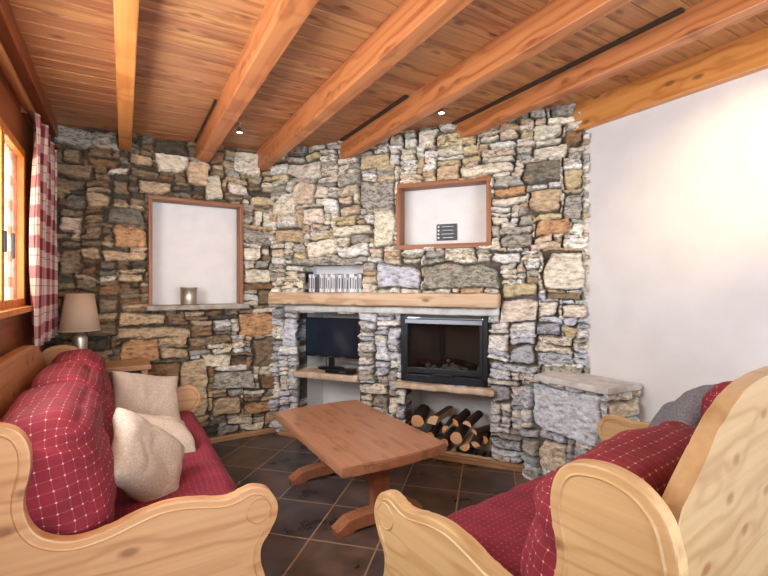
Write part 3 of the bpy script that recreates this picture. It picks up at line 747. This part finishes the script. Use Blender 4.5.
log(474,432,.030,'half','orange split log lying slantwise across the top right of the firewood pile',yaw=-.55,roll=.5,off=-.03,L=.22)

# ---------------------------------------------------------------- stone bench
bz=.705;A=(2.465,1.99);B=(2.505,1.53);Cc_=(2.775,1.495)
sb=thing('stone_bench','rough stone bench with a slab top in the corner by the white wall','bench',(0,0,0))
def bdir(p,q): 
    d=(q[0]-p[0],q[1]-p[1]);l=math.hypot(*d);return (d[0]/l,d[1]/l),l
d1,l1=bdir(A,B);n1=(d1[1],-d1[0]);n1=(-abs(n1[0]),n1[1]) if n1[0]>0 else n1
if n1[0]>0: n1=(-n1[0],-n1[1])
d2,l2=bdir(B,Cc_);n2=(d2[1],-d2[0]);
if n2[1]>0: n2=(-n2[0],-n2[1])
palb=lambda u,z,R:PAL[R.choice(['lblue','bluegrey','white','grey','cream'])]
palc=lambda u,z,R:PAL[R.choice(['white','white','cream','white'])]
rubble('stone_base',A,d1,n1,-.15,l1+.012,0,bz,[(-.06,l1-.02,.36,.68,'lblue'),(.0,.2,.10,.3,'pink')],[],palb,seed=31,parent=sb,mortar=srgb(100,96,92))
rubble('stone_side',B,d2,n2,-.012,l2,0,bz,[],[],palc,seed=33,parent=sb,hs=(.06,.15),mortar=srgb(150,142,130))
pts=[(A[0]-.03,A[1]+.03),(B[0]-.045,B[1]-.03),(Cc_[0],Cc_[1]-.03),(WX-.003,1.93),(2.66,2.06)]
bm=bmesh.new();vs=[bm.verts.new((x,y,bz)) for x,y in pts];f=bm.faces.new(vs);r=bmesh.ops.extrude_face_region(bm,geom=[f])
for v in r['geom']:
    if isinstance(v,bmesh.types.BMVert): v.co.z+=.038
bmesh.ops.bevel(bm,geom=bm.edges[:],offset=.008,segments=2,affect='EDGES')
bmobj('slab_top',bm,M['slab'],sb)

# ---------------------------------------------------------------- coffee table
tb=thing('coffee_table','low brown wooden trestle coffee table standing on the dark tiled floor','table',(1.262,2.50,0))
hw,hl=.335,.56
pts=[]
for k in range(9): t=k/8;pts.append((-hw+2*hw*t,-hl-.035*math.sin(math.pi*t)))
for k in range(9): t=k/8;pts.append((hw-2*hw*t,hl+.02*math.sin(math.pi*t)))
bm=bmesh.new();f=bm.faces.new([bm.verts.new((x,y,.395)) for x,y in pts]);r=bmesh.ops.extrude_face_region(bm,geom=[f])
for v in r['geom']:
    if isinstance(v,bmesh.types.BMVert): v.co.z=.45
bmesh.ops.bevel(bm,geom=[e for e in bm.edges if abs(e.verts[0].co.z-e.verts[1].co.z)<.001],offset=.006,segments=2,affect='EDGES')
bmobj('table_top',bm,M['table'],tb)
for s in (-1,1):
    y=s*.36
    mkbox('leg_post',(0,y,.235),(.11,.06,.32),M['tableleg'],tb,.005)
    prof=[(-.275,0),(-.19,0),(-.17,.015),(.17,.015),(.19,0),(.275,0),(.285,.03),(.21,.075),(.10,.085),(-.10,.085),(-.21,.075),(-.285,.03)]
    bm=prism(prof,.085,.004);o=bmobj('foot',bm,M['tableleg'],tb);o.location=(0,y-.0425,0)
    mkbox('top_bearer',(0,y,.378),(.46,.06,.034),M['tableleg'],tb,.004)
mkbox('stretcher',(0,0,.235),(.035,.72,.11),M['tableside'],tb,.004)

# ---------------------------------------------------------------- soft shapes
def puff(sx,sy,sz,name,mat,parent,e=.32,n=40,wr=.012,seed=0,sag=0,ruck=None,crown=.0):
    """rounded upholstered block with UVs in metres"""
    bm=bmesh.new();uvl=bm.loops.layers.uv.new('UVMap')
    bmesh.ops.create_cube(bm,size=2)
    bmesh.ops.subdivide_edges(bm,edges=bm.edges[:],cuts=n,use_grid_fill=True)
    loc={}
    for f in bm.faces:
        nn=f.normal.copy()
        ax=max(range(3),key=lambda i:abs(nn[i]))
        for l in f.loops:
            c=l.vert.co
            if ax==0: uv=(c.y*sy/2,c.z*sz/2+sx/2)
            elif ax==1: uv=(c.x*sx/2,c.z*sz/2)
            else: uv=(c.y*sy/2,c.x*sx/2*-1+sz/2)
            l[uvl].uv=(uv[0]+5,uv[1]+5)
    p=2/e
    h=Vector((sx/2,sy/2,sz/2));rr=min(sx,sy,sz)*.5*.98*e*2
    rr=min(rr,min(h)*.98)
    for v in bm.verts:
        c=Vector((v.co.x*h.x,v.co.y*h.y,v.co.z*h.z))
        inn=Vector([max(-(h[i]-rr),min(h[i]-rr,c[i])) for i in range(3)])
        d=c-inn
        # crown
        if d.length>0:
            q=inn+d.normalized()*rr
        else: q=c
        fx,fy,fz=v.co.x,v.co.y,v.co.z
        bul=crown*(1-fx*fx*.9)*(1-fy**4)*(1-fz*fz*.9)
        nrm=Vector((fx**3,fy**5*.3,fz**3));nrm=nrm.normalized() if nrm.length else nrm
        q+=nrm*bul if False else Vector((0,0,0))
        if abs(fz)>.98 or True:
            q.z+=crown*(1-fx*fx)*(1-fy**4)*(1 if fz>0 else -.3)*abs(fz)
            q.x+=crown*(1-fz*fz)*(1-fy**4)*(1 if fx>0 else -.2)*abs(fx)
        w=mnoise.noise(q*5+Vector((seed,0,0)))*wr+mnoise.noise(q*13+Vector((0,seed,0)))*wr*.35
        if ruck: w+=ruck(q)
        q+=Vector((fx,fy*.4,fz)).normalized()*w if (fx or fy or fz) else q
        v.co=q
    return bmobj(name,bm,mat,parent,True)
def pillow(name,w,h,t,mat,label,loc,normal,spin=0,seed=0,group=None,dent=.0,cat='cushion'):
    bm=bmesh.new();uvl=bm.loops.layers.uv.new('UVMap');n=34;gr={}
    for side in (1,-1):
        for i in range(n+1):
            for j in range(n+1):
                a=i/n*2-1;b=j/n*2-1
                edge=(i in(0,n) or j in(0,n))
                if side==-1 and edge: gr[(side,i,j)]=gr[(1,i,j)];continue
                pin=1-.10*(1-abs(b)**1.6) if False else 1
                x=a*w/2*(1-.09*(1-b*b));y=b*h/2*(1-.09*(1-a*a))
                th=t/2*((1-a**4)*(1-b**4))**.55
                nz=mnoise.noise(Vector((x*7+seed,y*7,side)))*.022+abs(mnoise.noise(Vector((x*13+seed,y*9,side*2))))*.014
                z=side*th*(1-dent*math.exp(-((a*1.5)**2+((b-.3)*1.6)**2)))+nz*min(1,th/(t*.2))
                z+=.02*math.sin(a*1.7+seed)*b
                gr[(side,i,j)]=bm.verts.new((x,y,z))
    for side in (1,-1):
        for i in range(n):
            for j in range(n):
                q=[gr[(side,i,j)],gr[(side,i+1,j)],gr[(side,i+1,j+1)],gr[(side,i,j+1)]]
                if side<0: q.reverse()
                f=bm.faces.new(q)
                for l in f.loops: l[uvl].uv=(l.vert.co.x+3,l.vert.co.y+3)
    o=bmobj(name,bm,mat,None,True)
    nv=Vector(normal).normalized();up=Vector((0,0,1));x=up.cross(nv)
    if x.length<.1: x=Vector((1,0,0))
    x.normalize();y=nv.cross(x)
    Rm=Matrix((x,y,nv)).transposed()@Matrix.Rotation(spin,3,'Z')
    o.rotation_euler=Rm.to_euler();o.location=loc
    return tag(o,label,cat,group)

# ---------------------------------------------------------------- carved pine sofas
AP=[(.03,0),(.02,.08),(.025,.18),(.046,.287),(.059,.339),(.058,.395),(.031,.441),(.003,.487),(-.002,.542),(.031,.600),(.079,.622),(.115,.620),(.153,.608),(.197,.606),(.306,.630),(.384,.634),
(.455,.620),(.525,.600),(.591,.590),(.642,.596),(.692,.622),(.721,.662),(.735,.717),(.732,.765),(.721,.822),(.720,.870),(.732,.916),(.758,.949),(.80,.966),(.86,.97),(.92,.95),(.965,.90),(.985,.82)]
AP=catmull(AP,4)+[(.985,.4),(.985,0)]
def sofa(label,loc,rz,m,L,armm,backm,cush,seed,bz=0,ash=0):
    r=thing('carved_sofa',label,'sofa',loc,rz)
    t=.042
    def arm(a0):
        bm=prism([(-d,z) for d,z in AP],t,.005,.016)
        y0=a0*m if m>0 else -(a0+t)
        o=bmobj('arm_panel',bm,armm,r);o.location=(0,y0,0)
        # carved roundel on the outer face of the scroll
        out=-1 if (a0<L/2)==(m>0) else 1
        rg=[]
        for k in range(40):
            a=2*math.pi*k/40;rg.append((-.068+.046*math.cos(a),0,.535+.046*math.sin(a)))
        for nm,rad,th_ in (('carved_ring',.044,.0035),):
            bmr=bmesh.new();K=40;S=8;g=[[bmr.verts.new(((rad+th_*math.cos(2*math.pi*s/S))*math.cos(2*math.pi*k/K),th_*math.sin(2*math.pi*s/S),(rad+th_*math.cos(2*math.pi*s/S))*math.sin(2*math.pi*k/K))) for s in range(S)] for k in range(K)]
            for k in range(K):
                for s in range(S): bmr.faces.new((g[k][s],g[(k+1)%K][s],g[(k+1)%K][(s+1)%S],g[k][(s+1)%S]))
            q=bmobj(nm,bmr,armm,o,True);q.location=(-.068,0 if out<0 else t,.535)
        return o
    arm(0);arm(L-t)
    # back panel, wavy top
    half=[(t,.70),(t+.03,.81),(.13,.887),(.19,.922),(.257,.96)]
    cur=[(.257,.96),(.294,.981),(.333,1.005),(.39,1.03),(.462,1.056),(.55,1.078),(.66,1.090),(L/2,1.094)]
    left=[(a,z+bz) for a,z in half]+catmull([(a,z+bz) for a,z in cur],3)[1:]
    prof=left+[(L-a,z) for a,z in reversed(left[:-1])]
    prof=[(L-t,.12)]+prof[::-1]+[(t,.12)]
    th=.045;bm=bmesh.new()
    vs=[bm.verts.new((-.945,a*m,z)) for a,z in prof];f=bm.faces.new(vs);g=bmesh.ops.extrude_face_region(bm,geom=[f])
    for v in g['geom']:
        if isinstance(v,bmesh.types.BMVert): v.co.x+=th
    caps=[q for q in bm.faces if len(q.verts)>8]
    bmesh.ops.bevel(bm,geom=list({e for q in caps for e in q.edges}),offset=.0025,segments=1,affect='EDGES')
    bmobj('back_panel',bm,backm,r)
    mkbox('front_rail',(-.075,m*L/2,.20),(.035,L-2*t-.002,.20),backm,r,.004)
    mkbox('seat_board',(-.49,m*L/2,.285),(.80,L-2*t-.002,.03),backm,r,.004)
    for a in (t+.12,L-t-.12): mkbox('rear_leg',(-.86,m*a,.06),(.06,.06,.12),backm,r,.003)
    for a in (t+.12,L-t-.12): mkbox('front_leg',(-.10,m*a,.05),(.05,.06,.10),backm,r,.003)
    si=L-2*t-.01
    ruck=lambda q:-.010*max(0,math.sin(q.y*24+mnoise.noise(q*3)*3.))**4*(1 if q.z>0 else 0)
    o=puff(.86,si,.15,'seat_cushion',M['redseat'],r,e=.42,wr=.006,seed=seed,n=44,ruck=ruck,crown=.012);o.location=(-.475,m*L/2,.377)
    for i,(a0,a1,dx,tz,h,tilt,dd) in enumerate(cush):
        ww=a1-a0
        def rk(q): return -.014*max(0,math.sin(q.z*17+q.y*5+mnoise.noise(q*4+Vector((seed,0,0)))*4))**3
        o=puff(dd,ww,h,'back_cushion',M['red'],r,e=.36,wr=.020,seed=seed+i*7,n=40,ruck=rk,crown=.03)
        o.location=(dx,m*(a0+a1)/2,tz);o.rotation_euler=(0,tilt,0)
    return r
sofa('carved pine sofa with burgundy cushions along the window wall, holding three beige pillows',(.49,1.58,0),0,1,1.94,M['arm'],M['back'],
  [(.05,.80,-.715,.675,.50,-.14,.31),(.74,1.36,-.72,.68,.50,-.14,.29),(1.30,1.89,-.72,.69,.49,-.14,.27)],2,bz=-.045)
rr=math.atan2(.9966,-.083)
sofa('carved pine sofa with burgundy cushions in the right foreground, its back turned to the viewer',(.79,1.375,0),rr,-1,1.63,M['armr'],M['backr'],
  [(.055,.90,-.71,.64,.46,-.12,.28),(1.0,1.57,-.78,.69,.55,-.10,.22)],5,bz=0)
pillow('linen_pillow',.43,.34,.14,M['linen'],'large beige linen pillow leaning nearest the viewer on the left sofa',(.085,2.12,.595),(.82,-.50,.42),-.85,1,dent=.35)
pillow('linen_pillow',.36,.34,.11,M['linen'],'beige linen pillow half hidden behind the nearest pillow on the left sofa',(.17,2.66,.53),(.35,-.25,.9),.75,5)
pillow('linen_pillow',.44,.38,.13,M['linen'],'beige linen pillow at the far end of the left sofa, under the lamp',(.13,3.27,.60),(.30,-.80,.55),-.22,9,dent=.35)
pillow('grey_pillow',.45,.42,.13,M['greyl'],'grey velvet pillow on the right sofa behind its back cushion',(1.95,.93,.72),(-.35,.6,.5),.62,13,dent=.2)

# ---------------------------------------------------------------- side table and lamp
sd=thing('side_table','small wooden side table in the corner behind the left sofa, under the lamp','side table',(-.11,3.75,0))
mkbox('table_top',(0,0,.765),(.56,.36,.035),M['skirt'],sd,.004)
for sx in(-1,1):
    for sy in(-1,1): mkbox('leg',(sx*.24,sy*.14,.374),(.04,.04,.747),M['skirt'],sd,.003)
lp=thing('table_lamp','table lamp with a beige tapered shade and silver base beside the curtain','lamp',(-.27,3.76,.783))
bmobj('lamp_base',lathe([(0,0),(.055,0),(.055,.008),(.040,.02),(.046,.05),(.047,.20),(.038,.235),(.012,.245),(.012,.29),(0,.29)],28),M['mercury'],lp,True)
bm=lathe([(.125,.255),(.086,.52)],40);sh=bmobj('lamp_shade',bm,M['shade'],lp,True);md=sh.modifiers.new('s','SOLIDIFY');md.thickness=.003
bmobj('shade_rim',lathe([(.1255,.254),(.127,.254),(.1265,.264),(.125,.264)],40),M['shade'],sh,True)

# ---------------------------------------------------------------- window, pole, curtain
wn=bpy.data.objects.new('window_1',None);C.objects.link(wn);st(wn);wn.location=(WINX,(WY0+WY1)/2,(WZ0+WZ1)/2)
ww,wh=WY1-WY0,WZ1-WZ0
def wbar(nm,y,z,sy,sz,x=0,sx=.03,par=wn): return mkbox(nm,(x,y,z),(sx,sy,sz),M['window'],par,.004)
ft=.045
for s in(-1,1): wbar('window_frame',s*(ww/2-ft/2),0,ft,wh)
for s in(-1,1): wbar('window_frame',0,s*(wh/2-ft/2),ww-2*ft,ft)
ymid=2.655-(WY0+WY1)/2
wbar('window_mullion',ymid,0,.06,wh-2*ft)
wbar('window_mullion',-.30,0,.05,wh-2*ft)
for y0,y1 in ((-ww/2+ft,-.325),(-.275,ymid-.03),(ymid+.03,ww/2-ft)):
    mkbox('window_pane',(-.008,(y0+y1)/2,0),(.006,y1-y0,wh-2*ft),M['glass'],wn,0)
mkbox('window_sill',(.012,0,-wh/2-.012),(.09,ww+.06,.03),M['window'],wn,.004)
hd=tag(mkbox('window_handle',(.02,ymid,-.12),(.014,.022,.10),M['iron'],wn,.003));mkbox('window_handle_grip',(.05,ymid,-.14),(.012,.012,.12),M['iron'],wn,.003)
# sheer
def cloth(name,y0,y1,z0,z1,amp,per,mat,x,flare=0,topg=None,n=160,rows=40,seed=0):
    bm=bmesh.new();uvl=bm.loops.layers.uv.new('UVMap');g=[];
    for j in range(rows+1):
        t=j/rows;z=z1+(z0-z1)*t;row=[]
        for i in range(n+1):
            s=i/n;ph=s*per*2*math.pi
            sq=1.0
            if topg: sq=topg(t)
            yy=(y0+y1)/2+((s-.5)*(y1-y0))*sq
            a=amp*(.6+.5*mnoise.noise(Vector((s*5,t*1.2,seed))))*(1.0-.25*t)
            xx=x+a*math.sin(ph+.6*math.sin(t*2+s*4)+mnoise.noise(Vector((s*4,t*2,seed)))*1.6)
            row.append(bm.verts.new((xx+flare*t,yy+.35*a*math.cos(ph*1.0),z)))
        g.append(row)
    length=(y1-y0)*2.1
    for j in range(rows):
        for i in range(n):
            f=bm.faces.new((g[j][i],g[j][i+1],g[j+1][i+1],g[j+1][i]))
            for l,(a,b) in zip(f.loops,((i,j),(i+1,j),(i+1,j+1),(i,j+1))): l[uvl].uv=(a/n*length+3,(1-b/rows)*(z1-z0)+3)
    return bmobj(name,bm,mat,None,True)
o=cloth('sheer_curtain',2.45,3.165,WZ0+.03,WZ1-.03,.008,9,M['sheer'],WINX-.035,seed=2);tag(o,'thin pale checked sheer curtain hanging behind the window panes','curtain')
o=cloth('check_curtain',3.03,3.93,1.0,2.335,.040,4.2,M['plaid'],-.432,seed=4,topg=lambda t:.86+.14*min(1,t*5))
md=o.modifiers.new('s','SOLIDIFY');md.thickness=.002
tag(o,'burgundy and white checked curtain gathered between the window and the stone wall','curtain')
cp=thing('curtain_pole','thick round wooden curtain pole running above the window','curtain pole',(-.462,2.6,2.362))
o=bmobj('pole',tube([(0,-1.6,0),(0,1.05,0)],.024,16),M['pole'],cp,True)
for y in (-1.0,.55): mkbox('bracket',(-.03,y,0),(.05,.03,.05),M['cladding'],cp,.004)

# ---------------------------------------------------------------- lamps
def spot(x,y,label,en):
    r=thing('ceiling_spotlight',label,'spotlight',(x,y,CEIL))
    bmobj('mount',lathe([(0,0),(.018,0),(.018,-.012),(.004,-.014),(.004,-.05),(0,-.05)],16),M['chrome'],r,True)
    bmobj('lamp_head',lathe([(0,-.045),(.012,-.045),(.026,-.075),(.026,-.08),(.022,-.08),(.010,-.055),(0,-.055)],20),M['chrome'],r,True)
    bmobj('lens',lathe([(0,-.074),(.021,-.074),(.021,-.077),(0,-.077)],20),M['bulb'],r,True)
    l=bpy.data.lights.new('spot','SPOT');l.energy=en;l.color=(1,.74,.45);l.spot_size=math.radians(150);l.spot_blend=1;l.shadow_soft_size=.03
    o=bpy.data.objects.new('spot_light',l);C.objects.link(o);o.location=(x,y,CEIL-.085)
spot(.75,3.36,'small glowing ceiling spotlight beside the beam over the left niche',10)
spot(1.83,2.28,'small glowing ceiling spotlight above the chimney niche frame',10)
# ceiling spotlight behind the viewer aimed at the white wall
r=thing('ceiling_spotlight','ceiling spotlight near the viewer aimed at the white wall','spotlight',(1.9,.10,ceilz(1.9)))
bmobj('mount',lathe([(0,0),(.018,0),(.018,-.012),(.004,-.014),(.004,-.05),(0,-.05)],16),M['chrome'],r,True)
l=bpy.data.lights.new('wl','SPOT');l.energy=110;l.color=(1,.74,.38);l.shadow_soft_size=.03;l.spot_size=math.radians(44);l.spot_blend=1
o=bpy.data.objects.new('wall_spot_light',l);C.objects.link(o);o.location=(1.9,.10,2.50)
o.rotation_euler=(Vector((WX,.92,1.98))-o.location).to_track_quat('-Z','Y').to_euler()
wl2=thing('wall_lamp','white wall uplighter on the window wall beyond the near end of the left sofa','lamp',(WINX,1.0,1.90),math.pi)
bm=lathe([(0,-.07),(.05,-.055),(.09,-.02),(.10,.03),(.095,.03),(.085,-.015),(.045,-.05),(0,-.06)],28)
for v in bm.verts: v.co.x=-abs(v.co.x)
bmobj('bowl',bm,M['mark'],wl2,True)
l=bpy.data.lights.new('wl','POINT');l.energy=16;l.color=(1,.74,.42);l.shadow_soft_size=.04;o=bpy.data.objects.new('wall_lamp_bulb',l);C.objects.link(o);o.location=(WINX+.13,1.0,1.95)
def area(name,loc,rot,sx,sy,e,col):
    l=bpy.data.lights.new(name,'AREA');l.shape='RECTANGLE';l.size=sx;l.size_y=sy;l.energy=e;l.color=col
    o=bpy.data.objects.new(name,l);C.objects.link(o);o.location=loc;o.rotation_euler=rot;return o
area('added_rear_fill',((ox0+ox1)/2,BK+.05,1.15),(math.pi/2,0,0),2.4,2.2,112,(.70,.86,1))   # added fill light at the unseen opening, emits toward +Y
area('daylight_window',(WINX-.14,(WY0+WY1)/2-.1,1.69),(0,-math.pi/2,0),.85,2.0,78,(.86,.94,1))
# unseen point lights added behind the viewer to brighten the ceiling
for x,y in ((.3,-.6),(1.9,-.6)):
    l=bpy.data.lights.new('added_fill','POINT');l.energy=20;l.color=(1,.95,.88);l.shadow_soft_size=.12
    o=bpy.data.objects.new('added_fill_light',l);C.objects.link(o);o.location=(x,y,2.2)

w=bpy.data.worlds.new('w');bpy.context.scene.world=w;w.use_nodes=True
w.node_tree.nodes['Background'].inputs[0].default_value=(.88,.94,1,1);w.node_tree.nodes['Background'].inputs[1].default_value=3.0
# ---------------------------------------------------------------- camera
cam=bpy.data.cameras.new('cam');co=bpy.data.objects.new('camera',cam);C.objects.link(co);bpy.context.scene.camera=co
cam.sensor_width=36;cam.sensor_fit='HORIZONTAL';cam.lens=36*F/768;cam.shift_y=-(288-HZ)/768
cam.clip_start=.03
co.location=(0,0,EYE);co.rotation_euler=(math.pi/2,0,-TH)
sc=bpy.context.scene;sc.view_settings.view_transform='Standard';sc.view_settings.look='None';sc.view_settings.gamma=1;sc.view_settings.exposure=0
